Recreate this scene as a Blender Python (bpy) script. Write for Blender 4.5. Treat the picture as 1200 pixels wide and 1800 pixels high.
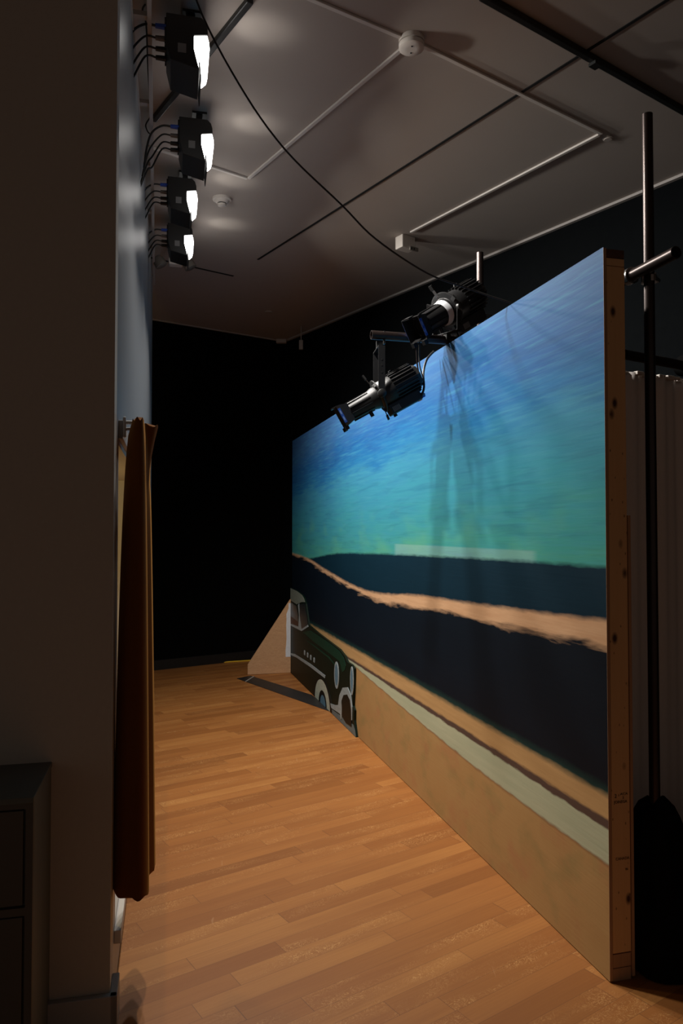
import bpy, bmesh, math, random
from mathutils import Vector, Matrix
random.seed(4)
R = math.radians
sc = bpy.context.scene
for o in list(bpy.data.objects): bpy.data.objects.remove(o)
COL = sc.collection

# ---------------------------------------------------------------- camera, world, exposure
EYE = 1.496; CEIL = 3.80
cd = bpy.data.cameras.new('camera'); cam = bpy.data.objects.new('camera', cd); COL.objects.link(cam)
cam.location = (0, 0, EYE); cam.rotation_euler = (R(90 + 1.49), 0, 0)
cd.sensor_fit = 'VERTICAL'; cd.sensor_height = 36.0; cd.sensor_width = 24.0; cd.lens = 1308 / 1800 * 36
cd.clip_start = 0.05; cd.clip_end = 60
sc.camera = cam
sc.view_settings.view_transform = 'Standard'; sc.view_settings.look = 'None'
sc.view_settings.gamma = 1; sc.view_settings.exposure = 0.0
sc.view_settings.use_curve_mapping = False
w = bpy.data.worlds.new('world'); sc.world = w; w.use_nodes = True
bg = w.node_tree.nodes['Background']; bg.inputs[0].default_value = (1.0, 0.87, 0.75, 1); bg.inputs[1].default_value = 0.078
LAMP_W = 29.0      # each of the four floodlights
SPILL_W = 2.3      # extra spot added at each one, imitating stray light on the ceiling
SET_W = 14.0        # small warm bulb in the motel-room set behind the window

# ---------------------------------------------------------------- pixel ray -> point on a real plane
P15 = R(1.49)
def ray(x, y):
    a = (x - 600) / 1308; b = (900 - y) / 1308
    return a, math.cos(P15) - b * math.sin(P15), math.sin(P15) + b * math.cos(P15)
def onz(x, y, z):
    a, Y, Z = ray(x, y); t = (z - EYE) / Z; return Vector((a * t, Y * t, z))
def ond(x, y, d):
    a, Y, Z = ray(x, y); t = d / Y; return Vector((a * t, d, EYE + Z * t))

# ---------------------------------------------------------------- materials
def newmat(name):
    m = bpy.data.materials.new(name); m.use_nodes = True
    nt = m.node_tree; return m, nt, nt.nodes['Principled BSDF']
def N(nt, t, **k):
    n = nt.nodes.new(t)
    for a, b in k.items(): setattr(n, a, b)
    return n
def inp(nt, n, i, v):
    if isinstance(v, bpy.types.NodeSocket): nt.links.new(v, n.inputs[i])
    elif v is not None: n.inputs[i].default_value = v
def MA(nt, op, a, b=None, c=None, clamp=False):
    n = N(nt, 'ShaderNodeMath', operation=op); n.use_clamp = clamp
    inp(nt, n, 0, a); inp(nt, n, 1, b); inp(nt, n, 2, c); return n.outputs[0]
def c4(c): return (c[0], c[1], c[2], 1)
def MIX(nt, f, a, b, blend='MIX'):
    n = N(nt, 'ShaderNodeMix', data_type='RGBA', blend_type=blend)
    inp(nt, n, 0, f); inp(nt, n, 6, c4(a) if isinstance(a, tuple) else a); inp(nt, n, 7, c4(b) if isinstance(b, tuple) else b)
    return n.outputs[2]
def NOISE(nt, vec, scale, detail=3, rough=.5, dist=0):
    n = N(nt, 'ShaderNodeTexNoise'); inp(nt, n, 'Vector', vec); n.inputs['Scale'].default_value = scale
    n.inputs['Detail'].default_value = detail; n.inputs['Roughness'].default_value = rough; n.inputs['Distortion'].default_value = dist
    return n.outputs[0]
def OBJC(nt, scale=(1, 1, 1), rot=(0, 0, 0), loc=(0, 0, 0)):
    t = N(nt, 'ShaderNodeTexCoord'); m = N(nt, 'ShaderNodeMapping')
    m.inputs['Scale'].default_value = scale; m.inputs['Rotation'].default_value = rot; m.inputs['Location'].default_value = loc
    nt.links.new(t.outputs['Object'], m.inputs[0]); return m.outputs[0]
def mat(name, col, rough=.5, metal=0, var=.12, scale=20, bump=0, spec=.5, sheen=0, stretch=(1, 1, 1)):
    m, nt, b = newmat(name)
    v = OBJC(nt, stretch); n = NOISE(nt, v, scale, 4)
    lo = tuple(c * (1 - var) for c in col); hi = tuple(min(1, c * (1 + var)) for c in col)
    nt.links.new(MIX(nt, n, lo, hi), b.inputs['Base Color'])
    b.inputs['Roughness'].default_value = rough; b.inputs['Metallic'].default_value = metal
    b.inputs['Specular IOR Level'].default_value = spec
    if sheen: b.inputs['Sheen Weight'].default_value = sheen; b.inputs['Sheen Roughness'].default_value = .4; b.inputs['Sheen Tint'].default_value = (1, .5, .12, 1)
    if bump:
        bp = N(nt, 'ShaderNodeBump'); bp.inputs['Strength'].default_value = bump; bp.inputs['Distance'].default_value = .01
        nt.links.new(n, bp.inputs['Height']); nt.links.new(bp.outputs[0], b.inputs['Normal'])
    return m
def glow(name, col, s):
    m, nt, b = newmat(name); b.inputs['Base Color'].default_value = c4(col)
    b.inputs['Emission Color'].default_value = c4(col); b.inputs['Emission Strength'].default_value = s
    return m

M = {}
M['white_wall'] = mat('painted set wall', (.29, .30, .315), .36, var=.06, scale=9, bump=.05, stretch=(6, 6, .4))
M['grey_wall'] = mat('warm grey wall paint', (.50, .45, .40), .8, var=.05, scale=60, bump=.03)
M['trim_grey'] = mat('grey trim paint', (.40, .37, .35), .6, var=.05)
M['black_wall'] = mat('matte black wall paint', (.003, .003, .003), .95, var=.2, spec=.04)
M['black_wall_side'] = mat('black wall paint', (.0035, .0042, .0048), .95, var=.2, spec=.04)
M['ceiling'] = mat('ceiling paint', (.40, .35, .315), .85, var=.04, scale=3)
M['raceway'] = mat('ceiling conduit paint', (.62, .58, .54), .6, var=.04)
M['black_metal'] = mat('black enamelled metal', (.012, .012, .012), .45, .0, .2)
M['gloss_black'] = mat('cast black aluminium', (.020, .020, .021), .42, .3, .2, 60)
M['steel'] = mat('worn steel pipe', (.05, .036, .033), .32, .7, .35, 30, stretch=(1, 1, .2))
M['dark_pipe'] = mat('dark painted pipe', (.012, .008, .006), .6, .3, .3)
M['chrome'] = mat('galvanised clamp', (.6, .6, .6), .25, 1, .15)
M['rubber'] = mat('black cable rubber', (.012, .012, .012), .5, 0, .1)
M['blue_plastic'] = mat('blue plastic connector', (.02, .08, .5), .4, 0, .1)
M['grey_plastic'] = mat('grey plastic connector', (.16, .14, .12), .5, 0, .1)
M['orange'] = mat('orange marking', (.8, .3, .03), .5)
M['label_blue'] = mat('blue label', (.02, .09, .42), .4)
M['label_pale'] = mat('pale label mark', (.20, .32, .62), .5)
M['paper'] = mat('grey spec label', (.25, .25, .25), .6)
M['white_plastic'] = mat('off white plastic', (.62, .57, .52), .5, 0, .04)
M['drape'] = mat('beige cloth drape', (.78, .72, .69), .9, 0, .06, 30, stretch=(8, 8, 1))
M['black_cloth'] = mat('black cloth', (.004, .004, .004), .95, 0, .2, spec=.1)
M['velvet'] = mat('rust velvet', (.16, .055, .010), .85, 0, .12, 30, spec=.1, sheen=.28, stretch=(8, 8, 1))
M['cabinet'] = mat('grey green enamel', (.12, .125, .11), .5, 0, .05)
M['cabinet_face'] = mat('dark cabinet drawer enamel', (.10, .085, .07), .55, 0, .05)
M['gap'] = mat('dark slot', (.004, .004, .004), .9)
M['yellow'] = mat('yellow cord sheath', (.85, .50, .02), .5)
M['tape'] = mat('black floor strip', (.02, .018, .017), .5, 0, .4, 14, spec=.3)
M['tape_edge'] = mat('pale joint line', (.35, .33, .3), .5)
M['putty'] = mat('white filler smears', (.72, .74, .78), .6, 0, .12, 40)
M['lens'] = glow('lit floodlight glass', (1.0, .97, .93), 9)
M['glass_dark'] = mat('dark lens glass', (.02, .02, .025), .05, 0, 0, spec=1)
M['ink'] = mat('black stamp ink', (.012, .008, .006), .8)
M['ink_faint'] = mat('faded stamp ink', (.07, .035, .015), .8)
M['endgrain'] = mat('dark end grain', (.09, .035, .015), .7, 0, .5, 60)

def wood_mat(name, c1, c2, knots=False, sc_=(60, 60, 2), ply=False):
    m, nt, b = newmat(name)
    v = OBJC(nt, sc_); g = NOISE(nt, v, 1.5, 5, .6, .6)
    col = MIX(nt, g, c1, c2)
    if knots:
        for s, th, k in ((14, .19, 1), (30, .20, 2), (55, .22, 3)):
            vo = N(nt, 'ShaderNodeTexVoronoi'); inp(nt, vo, 'Vector', OBJC(nt, (1, 1, .55), loc=(k * .37, .2, k * .51))); vo.inputs['Scale'].default_value = s
            f = MA(nt, 'SUBTRACT', 1, MA(nt, 'DIVIDE', vo.outputs['Distance'], th), clamp=True)
            wn = N(nt, 'ShaderNodeSeparateColor'); nt.links.new(vo.outputs['Color'], wn.inputs[0])
            f = MA(nt, 'MULTIPLY', f, MA(nt, 'GREATER_THAN', wn.outputs[0], .55 if k == 1 else .7))
            col = MIX(nt, MA(nt, 'MULTIPLY', f, 1.6, clamp=True), col, (.05, .012, .004))
    if ply:
        wv = NOISE(nt, OBJC(nt, (2.5, 2.5, 9)), 3, 4, .6, 2.2)
        f = MA(nt, 'MULTIPLY', MA(nt, 'ABSOLUTE', MA(nt, 'SUBTRACT', MA(nt, 'FRACT', MA(nt, 'MULTIPLY', wv, 7)), .5)), 1.0)
        col = MIX(nt, f, col, (.42, .21, .09))
    nt.links.new(col, b.inputs['Base Color']); b.inputs['Roughness'].default_value = .65
    return m
M['pine'] = wood_mat('knotty pine stud', (.62, .37, .17), (.74, .46, .23), True)
M['ply_edge'] = wood_mat('plywood edge', (.30, .17, .10), (.50, .29, .16))
M['plywood'] = wood_mat('birch plywood', (.54, .30, .15), (.72, .44, .24), ply=True, sc_=(5, 5, 20))

# oak strip floor: individual boards by row / column hash
ROOM_ANG = math.atan2(.567, .824)
def floor_mat():
    m, nt, b = newmat('oak strip floor')
    v = OBJC(nt, rot=(0, 0, -ROOM_ANG)); s = N(nt, 'ShaderNodeSeparateXYZ'); nt.links.new(v, s.inputs[0])
    W = .083
    yr = MA(nt, 'DIVIDE', s.outputs[1], W); row = MA(nt, 'FLOOR', yr); fy = MA(nt, 'FRACT', yr)
    wr = N(nt, 'ShaderNodeTexWhiteNoise', noise_dimensions='1D'); inp(nt, wr, 'W', row)
    xs = MA(nt, 'DIVIDE', MA(nt, 'ADD', s.outputs[0], MA(nt, 'MULTIPLY', wr.outputs[0], 7.3)), MA(nt, 'ADD', .55, MA(nt, 'MULTIPLY', wr.outputs[0], .75)))
    colm = MA(nt, 'FLOOR', xs); fx = MA(nt, 'FRACT', xs)
    cv = N(nt, 'ShaderNodeCombineXYZ'); inp(nt, cv, 0, row); inp(nt, cv, 1, colm)
    wb = N(nt, 'ShaderNodeTexWhiteNoise', noise_dimensions='2D'); nt.links.new(cv.outputs[0], wb.inputs['Vector'])
    sb = N(nt, 'ShaderNodeSeparateColor'); nt.links.new(wb.outputs['Color'], sb.inputs[0])
    ramp = N(nt, 'ShaderNodeValToRGB'); nt.links.new(sb.outputs[0], ramp.inputs[0])
    e = ramp.color_ramp.elements; e[0].position = 0; e[0].color = (0.300, 0.112, 0.028, 1); e[1].position = 1; e[1].color = (0.520, 0.228, 0.063, 1)
    for p, c in ((.18, (0.370, 0.142, 0.036, 1)), (.5, (0.420, 0.168, 0.044, 1)), (.8, (0.450, 0.182, 0.048, 1))):
        q = e.new(p); q.color = c
    # grain, offset per board
    off = N(nt, 'ShaderNodeCombineXYZ'); inp(nt, off, 0, MA(nt, 'MULTIPLY', sb.outputs[1], 31)); inp(nt, off, 1, MA(nt, 'MULTIPLY', sb.outputs[2], 17))
    vv = N(nt, 'ShaderNodeVectorMath', operation='ADD'); nt.links.new(v, vv.inputs[0]); nt.links.new(off.outputs[0], vv.inputs[1])
    def mp(scale):
        q = N(nt, 'ShaderNodeMapping'); q.inputs['Scale'].default_value = scale; nt.links.new(vv.outputs[0], q.inputs[0]); return q.outputs[0]
    g = NOISE(nt, mp((3, 120, 1)), 1, 4, .6)
    col = MIX(nt, MA(nt, 'MULTIPLY', g, .46), ramp.outputs[0], (.19, .072, .018))
    g2 = NOISE(nt, mp((1.3, 9, 1)), 1, 3, .5)
    col = MIX(nt, MA(nt, 'MULTIPLY', MA(nt, 'SUBTRACT', g2, .42, clamp=True), 1.5, clamp=True), col, (.26, .088, .022))
    # ray fleck figure on some boards
    fl = NOISE(nt, mp((26, 34, 1)), 1, 2, .5, 1.6)
    fk = MA(nt, 'MULTIPLY', MA(nt, 'GREATER_THAN', MA(nt, 'SINE', MA(nt, 'MULTIPLY', fl, 42)), .72), MA(nt, 'GREATER_THAN', sb.outputs[2], .35))
    fk = MA(nt, 'MULTIPLY', fk, MA(nt, 'MULTIPLY', MA(nt, 'SUBTRACT', NOISE(nt, mp((3, 14, 1)), 1, 2), .45, clamp=True), 2.6, clamp=True))
    col = MIX(nt, fk, col, (.66, .36, .13))
    # scratches
    sr = NOISE(nt, OBJC(nt, (40, 3, 1), rot=(0, 0, .5)), 1, 2, .5, .5)
    col = MIX(nt, MA(nt, 'MULTIPLY', MA(nt, 'GREATER_THAN', sr, .76), .3), col, (.6, .36, .19))
    ey = MA(nt, 'MINIMUM', fy, MA(nt, 'SUBTRACT', 1, fy)); ex = MA(nt, 'MINIMUM', fx, MA(nt, 'SUBTRACT', 1, fx))
    e1 = MA(nt, 'LESS_THAN', ey, .010); e2 = MA(nt, 'LESS_THAN', ex, .0016)
    col = MIX(nt, MA(nt, 'MULTIPLY', MA(nt, 'MAXIMUM', e1, e2), .6), col, (.13, .05, .02))
    col = MIX(nt, 1.0, col, (.93, .90, .88), 'MULTIPLY')
    nt.links.new(col, b.inputs['Base Color'])
    nt.links.new(MA(nt, 'ADD', .40, MA(nt, 'MULTIPLY', g, .16)), b.inputs['Roughness'])
    b.inputs['Specular IOR Level'].default_value = .32
    return m
M['floor'] = floor_mat()

# painted backdrop: a plain desert-roadside landscape in horizontal bands; X along the board, Z up
def curve(nt, x, pts, xmax, zmax):
    n = N(nt, 'ShaderNodeFloatCurve'); inp(nt, n, 1, MA(nt, 'DIVIDE', x, xmax)); cu = n.mapping.curves[0]
    while len(cu.points) > 2: cu.points.remove(cu.points[1])
    cu.points[0].location = (0, pts[0][1] / zmax); cu.points[1].location = (1, pts[-1][1] / zmax)
    for a, z in pts[1:-1]: cu.points.new(a / xmax, z / zmax)
    n.mapping.update(); return MA(nt, 'MULTIPLY', n.outputs[0], zmax)
def paint_mat(L):
    m, nt, b = newmat('painted landscape')
    t = N(nt, 'ShaderNodeTexCoord'); s = N(nt, 'ShaderNodeSeparateXYZ'); nt.links.new(t.outputs['Object'], s.inputs[0])
    x, z = s.outputs[0], s.outputs[2]
    def no(scl, sc=1, det=3, rot=0, dist=0): return NOISE(nt, OBJC(nt, scl, rot=(0, rot, 0)), sc, det, .55, dist)
    wob = MA(nt, 'MULTIPLY', MA(nt, 'SUBTRACT', no((1.2, 1, 5), 2.0, 4), .5), .03)
    fine = MA(nt, 'MULTIPLY', MA(nt, 'SUBTRACT', no((5, 1, 22), 2.0, 3), .5), .02)
    zz = MA(nt, 'ADD', z, MA(nt, 'ADD', MA(nt, 'MULTIPLY', wob, .35), fine))
    def above(c, soft):      # 1 above the contour
        return MA(nt, 'DIVIDE', MA(nt, 'ADD', MA(nt, 'SUBTRACT', zz, c), soft / 2), soft, clamp=True)
    brush = no((1.4, 1, 15), 1.6, 5, -.22, .3)
    fineb = no((3, 1, 60), 1.3, 4, -.18)
    big = no((.5, 1, 1.1), 1.6, 3)
    zs = MA(nt, 'ADD', z, MA(nt, 'ADD', MA(nt, 'MULTIPLY', MA(nt, 'SUBTRACT', brush, .5), .34), MA(nt, 'MULTIPLY', MA(nt, 'SUBTRACT', big, .5), .5)))
    zs = MA(nt, 'ADD', zs, MA(nt, 'MULTIPLY', MA(nt, 'SUBTRACT', x, 3.0), -.03))
    r = N(nt, 'ShaderNodeValToRGB'); nt.links.new(MA(nt, 'DIVIDE', MA(nt, 'SUBTRACT', zs, 1.2), 1.3), r.inputs[0])
    e = r.color_ramp.elements; e[0].position = .0; e[0].color = (.075, .300, .190, 1); e[1].position = 1; e[1].color = (.030, .085, .22, 1)
    for p, c in ((.16, (.045, .27, .25)), (.34, (.034, .23, .30)), (.52, (.032, .19, .31)), (.62, (.014, .125, .29)), (.74, (.012, .085, .25)), (.88, (.032, .105, .25))):
        q = e.new(p); q.color = c4(c)
    col = r.outputs[0]
    col = MIX(nt, MA(nt, 'MULTIPLY', MA(nt, 'SUBTRACT', fineb, .45, clamp=True), .7), col, (.07, .26, .36))
    col = MIX(nt, MA(nt, 'MULTIPLY', MA(nt, 'SUBTRACT', no((1.0, 1, 11), 2.3, 4, -.3, .6), .50, clamp=True), 2.6, clamp=True), col, MIX(nt, .45, col, (.006, .05, .14)))
    col = MIX(nt, MA(nt, 'MULTIPLY', MA(nt, 'SUBTRACT', no((1.3, 1, 26), 1.9, 4, -.25, .3), .55, clamp=True), 2.0, clamp=True), col, (.06, .27, .36))
    # yellow-green dabs low in the sky
    dab = MA(nt, 'MULTIPLY', MA(nt, 'SUBTRACT', no((1.3, 1, 3), 1.7, 2, .2), .50, clamp=True), 3.0, clamp=True)
    dz = MA(nt, 'SUBTRACT', 1, MA(nt, 'ABSOLUTE', MA(nt, 'DIVIDE', MA(nt, 'SUBTRACT', z, 1.46), .24)), clamp=True)
    col = MIX(nt, MA(nt, 'MULTIPLY', dab, MA(nt, 'MULTIPLY', dz, .6)), col, (.12, .36, .17))
    # patch of stray light on the board, painted in as a pale bar
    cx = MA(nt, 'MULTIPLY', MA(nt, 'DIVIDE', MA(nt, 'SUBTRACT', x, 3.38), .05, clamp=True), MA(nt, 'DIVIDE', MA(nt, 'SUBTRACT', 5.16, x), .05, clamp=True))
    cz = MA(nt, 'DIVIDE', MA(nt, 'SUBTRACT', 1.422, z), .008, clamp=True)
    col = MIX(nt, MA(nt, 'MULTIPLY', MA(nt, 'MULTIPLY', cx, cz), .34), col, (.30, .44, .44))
    X = 5.7
    # far dark table land, then a rolling dark hill with a sunlit sandy rim
    far = curve(nt, x, [(0, 1.20), (.9, 1.24), (1.9, 1.315), (3.0, 1.345), (4.2, 1.365), (5.7, 1.378)], X, 2.5)
    col = MIX(nt, MA(nt, 'SUBTRACT', 1, above(far, .018)), col, MIX(nt, no((1, 1, 5), 2, 4), (.0015, .016, .030), (.003, .022, .040)))
    rim = curve(nt, x, [(0, 1.265), (.8, 1.235), (1.7, 1.15), (2.6, 1.085), (3.1, 1.085), (3.7, 1.125), (4.6, 1.155), (5.7, 1.200)], X, 2.5)
    hill = curve(nt, x, [(0, 1.25), (.8, 1.215), (1.7, 1.12), (2.6, 1.055), (3.1, 1.035), (3.7, 1.055), (4.6, 1.085), (5.7, 1.105)], X, 2.5)
    rimc = MIX(nt, no((2, 1, 18), 2, 4), (.44, .235, .12), (.66, .42, .25))
    col = MIX(nt, MA(nt, 'SUBTRACT', 1, above(rim, .022)), col, rimc)
    hl = MA(nt, 'ADD', hill, MA(nt, 'MULTIPLY', MA(nt, 'SUBTRACT', no((1.6, 1, 12), 2, 4, .25, .5), .5), .10))
    hc = MIX(nt, no((1, 1, 3), 1.5, 4), (.0012, .004, .009), (.0025, .008, .016))
    col = MIX(nt, MA(nt, 'SUBTRACT', 1, above(hl, .035)), col, hc)
    # verge, kerb line, pale road, foreground sand
    c3 = curve(nt, x, [(0, .618), (2.5, .622), (5.7, .612)], X, 2.5)
    ochre = MIX(nt, no((1.2, 1, 14), 2, 4), (.36, .205, .085), (.58, .36, .16))
    edge = MA(nt, 'SUBTRACT', 1, above(MA(nt, 'ADD', c3, .022), .045))
    col = MIX(nt, MA(nt, 'MULTIPLY', edge, .6), col, (.02, .075, .06))
    col = MIX(nt, MA(nt, 'SUBTRACT', 1, above(c3, .026)), col, ochre)
    c2 = curve(nt, x, [(0, .545), (2.5, .54), (5.7, .532)], X, 2.5)
    col = MIX(nt, MA(nt, 'SUBTRACT', 1, above(c2, .012)), col, (.095, .058, .045))
    c1 = curve(nt, x, [(0, .52), (2.7, .517), (5.7, .500)], X, 2.5)
    col = MIX(nt, MA(nt, 'SUBTRACT', 1, above(c1, .008)), col, MIX(nt, no((1, 1, 12), 2, 4), (.33, .37, .25), (.52, .52, .36)))
    c0 = curve(nt, x, [(0, .505), (2.3, .50), (3.0, .462), (3.9, .415), (4.7, .385), (5.7, .382)], X, 2.5)
    col = MIX(nt, MA(nt, 'SUBTRACT', 1, above(MA(nt, 'ADD', c0, .006), .01)), col, (.22, .105, .05))
    sand = MIX(nt, no((2, 1, 3), 2.2, 4, .4, .8), (.38, .215, .085), (.44, .275, .115))
    sand = MIX(nt, MA(nt, 'MULTIPLY', MA(nt, 'SUBTRACT', no((2.2, 1, 3.4), 2.0, 3, .9), .52, clamp=True), 3.0, clamp=True), sand, (.25, .20, .08))
    sand = MIX(nt, MA(nt, 'MULTIPLY', MA(nt, 'SUBTRACT', no((2.6, 1, 3), 1.7, 3, -.7), .53, clamp=True), 3.0, clamp=True), sand, (.40, .16, .08))
    col = MIX(nt, MA(nt, 'SUBTRACT', 1, above(c0, .012)), col, sand)
    nt.links.new(col, b.inputs['Base Color'])
    b.inputs['Roughness'].default_value = .6; b.inputs['Specular IOR Level'].default_value = .12
    bp = N(nt, 'ShaderNodeBump'); bp.inputs['Strength'].default_value = .12; bp.inputs['Distance'].default_value = .004
    nt.links.new(fineb, bp.inputs['Height']); nt.links.new(bp.outputs[0], b.inputs['Normal'])
    return m

# ---------------------------------------------------------------- mesh helpers
class MB:
    def __init__(s): s.bm = bmesh.new()
    def faces(s, vs, fs):
        v = [s.bm.verts.new(p) for p in vs]
        for f in fs: s.bm.faces.new([v[i] for i in f])
        return s
    def box(s, x0, x1, y0, y1, z0, z1, mx=None):
        vs = [Vector((x, y, z)) for x in (x0, x1) for y in (y0, y1) for z in (z0, z1)]
        if mx: vs = [mx @ v for v in vs]
        return s.faces(vs, [(0, 1, 3, 2), (4, 6, 7, 5), (0, 4, 5, 1), (2, 3, 7, 6), (0, 2, 6, 4), (1, 5, 7, 3)])
    def loft(s, rings, cap=True, closed=False):
        n = len(rings[0]); R_ = [[s.bm.verts.new(p) for p in r] for r in rings]
        m = len(R_)
        for i in range(m if closed else m - 1):
            a, b = R_[i], R_[(i + 1) % m]
            for j in range(n): s.bm.faces.new((a[j], a[(j + 1) % n], b[(j + 1) % n], b[j]))
        if cap and not closed: s.bm.faces.new(R_[0][::-1]); s.bm.faces.new(R_[-1])
        return s
    def tube(s, pts, r, n=10, cap=True):
        pts = [Vector(p) for p in pts]; rings = []; up = None
        for i, p in enumerate(pts):
            t = (pts[min(i + 1, len(pts) - 1)] - pts[max(i - 1, 0)]).normalized()
            if up is None: up = Vector((0, 0, 1)) if abs(t.z) < .9 else Vector((1, 0, 0))
            a = t.cross(up).normalized(); up = a.cross(t).normalized()
            rr = r[i] if isinstance(r, (list, tuple)) else r
            rings.append([p + (a * math.cos(k * 2 * math.pi / n) + up * math.sin(k * 2 * math.pi / n)) * rr for k in range(n)])
        return s.loft(rings, cap)
    def prism(s, poly, a0, a1, f):     # poly in 2D, extruded a0..a1, f(u,v,a)->point
        return s.loft([[f(u, v, a0) for u, v in poly], [f(u, v, a1) for u, v in poly]])
    def revolve(s, prof, n=32, mx=None, cap=True):  # prof (axis, radius) about X
        rings = [[Vector((a, r * math.cos(k * 2 * math.pi / n), r * math.sin(k * 2 * math.pi / n))) for k in range(n)] for a, r in prof]
        if mx: rings = [[mx @ p for p in r] for r in rings]
        return s.loft(rings, cap)
    def build(s, name, m, parent=None, mw=None, smooth=False, bevel=0):
        bmesh.ops.recalc_face_normals(s.bm, faces=s.bm.faces)
        me = bpy.data.meshes.new(name); s.bm.to_mesh(me); s.bm.free()
        me.materials.append(M[m] if isinstance(m, str) else m)
        o = bpy.data.objects.new(name, me); COL.objects.link(o)
        if parent: o.parent = parent
        if mw is not None: o.matrix_world = mw
        if smooth:
            for p in me.polygons: p.use_smooth = True
            try: me.set_sharp_from_angle(angle=R(40))
            except Exception: pass
        if bevel:
            b = o.modifiers.new('bevel', 'BEVEL'); b.width = bevel; b.segments = 2; b.limit_method = 'ANGLE'
        return o
def cm(pts, n=6):    # catmull-rom
    pts = [Vector(p) for p in pts]; out = []
    P = [pts[0]] + pts + [pts[-1]]
    for i in range(1, len(P) - 2):
        a, b, c, d = P[i - 1:i + 3]
        for k in range(n):
            t = k / n
            out.append(.5 * ((2 * b) + (c - a) * t + (2 * a - 5 * b + 4 * c - d) * t * t + (3 * b - a - 3 * c + d) * t ** 3))
    out.append(pts[-1]); return out
def tag(o, label, cat, group=None):
    o['label'] = label; o['category'] = cat
    if group: o['group'] = group
    return o
def struct(o): o['kind'] = 'structure'; return o
def empty(name, mw):
    o = bpy.data.objects.new(name, None); COL.objects.link(o); o.empty_display_size = .1
    o.matrix_world = mw if isinstance(mw, Matrix) else Matrix.Translation(mw); return o
def frame(o, xdir):
    x = Vector((xdir[0], xdir[1], 0)).normalized(); z = Vector((0, 0, 1)); y = z.cross(x)
    m = Matrix((x, y, z)).transposed().to_4x4(); m.translation = o; return m

# ---------------------------------------------------------------- frames of the place
FS = frame((-.713, 2.3535, 0), (-.2236, .9747))          # set wall: X away from camera, -Y towards the corridor
FP = frame((-.525, 7.935, 0), (.2520, -.9677)); L = 5.611 # backdrop: X towards the camera, +Y behind it
WDIR = Vector((.567, -.824, 0)); BDIR = Vector((-.824, -.567, 0)); CORNER = Vector((-.690, 8.966, 0))
FW = frame(CORNER, WDIR); FB = frame(CORNER, BDIR)

# ---------------------------------------------------------------- setting
struct(MB().box(-6, 9, -5, 12, -.1, 0).build('floor', 'floor'))
struct(MB().box(-6, 9, -5, 12, CEIL, CEIL + .1).build('ceiling', 'ceiling'))
struct(MB().box(-.3, 12, 0, .15, 0, CEIL).build('wall_right', 'black_wall_side', mw=FW))
struct(MB().box(0, 6, -.15, 0, 0, CEIL).build('wall_back', 'black_wall', mw=FB))
struct(MB().box(0, 5.5, 0, .014, 0, .105).build('baseboard_back', 'black_metal', mw=FB))
# pale angle strips where the ceiling meets the black walls
struct(MB().box(.03, 12, -.03, 0, CEIL - .018, CEIL).build('trim_1', 'trim_grey', mw=FW))
struct(MB().box(.03, 5.5, 0, .02, CEIL - .012, CEIL).build('trim_2', 'trim_grey', mw=FB))
# set wall with its window opening
WT = 3.655; W0, W1, WZ0, WZ1 = .075, 1.9, .21, 1.80
mb = MB()
mb.box(0, W0, 0, .12, 0, WT); mb.box(W1, 4.3, 0, .12, 0, WT); mb.box(W0, W1, 0, .12, 0, WZ0); mb.box(W0, W1, 0, .12, WZ1, WT)
struct(mb.build('wall_left', 'white_wall', mw=FS))
mb = MB()   # dark end wall facing the camera
mb.box(-.10, 0, .0, 3.2, 0, CEIL)
struct(mb.build('wall_front', 'grey_wall', mw=FS))
struct(MB().box(-.122, -.10, -.022, 3.2, 0, .122).box(-.122, .0, -.022, 0, 0, .122).build('baseboard_front', 'trim_grey', mw=FS, bevel=.003))
# window frame in the set wall
win = struct(empty('window_1', FS))
mb = MB()
mb.box(W0, W0 + .02, .0, .12, WZ0, WZ1).box(W1 - .02, W1, .0, .12, WZ0, WZ1).box(W0, W1, .0, .12, WZ1 - .02, WZ1).box(W0, W1, 0, .12, WZ0, WZ0 + .02)
o = mb.build('window_jamb', 'trim_grey'); o.parent = win
mb = MB()
mb.box(W1, W1 + .06, -.014, 0, WZ0 - .06, WZ1 + .06).box(W0, W1, -.014, 0, WZ1, WZ1 + .06)
o = mb.build('window_casing', 'trim_grey', bevel=.002); o.parent = win
o = MB().box(W0 - .02, W1 + .02, -.022, 0, WZ0 - .03, WZ0 + .012).build('window_sill', 'raceway', bevel=.002); o.parent = win
sl = bpy.data.lights.new('set_bulb', 'POINT'); sl.energy = SET_W; sl.color = (1, .70, .24); sl.shadow_soft_size = .05
so = bpy.data.objects.new('set_bulb', sl); COL.objects.link(so); so.matrix_world = FS @ Matrix.Translation((1.1, .75, 1.45))

# ledge board along the top of the set wall
pA = onz(263.5, 0, WT); pB = onz(271.5, 500, WT)
FL = frame((pA.x, pA.y, 0), (pB.x - pA.x, pB.y - pA.y)); LL = (Vector((pB.x, pB.y)) - Vector((pA.x, pA.y))).length
lb = struct(empty('trim_4', FL))
MB().box(-.55, LL, -.005, .012, WT - .01, WT + .055).build('batten', 'trim_grey', lb)
for k in range(6):
    xx = .1 + k * (LL - .3) / 5
    MB().box(xx, xx + .03, .0, .09 - .012 * k, WT + .0, WT + .02).build('standoff_bracket', 'trim_grey', lb)
sh = MB().box(-.1, 4.3, -.004, .0, WT - .035, WT).build('trim_3', 'trim_grey', mw=FS); struct(sh)

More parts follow.
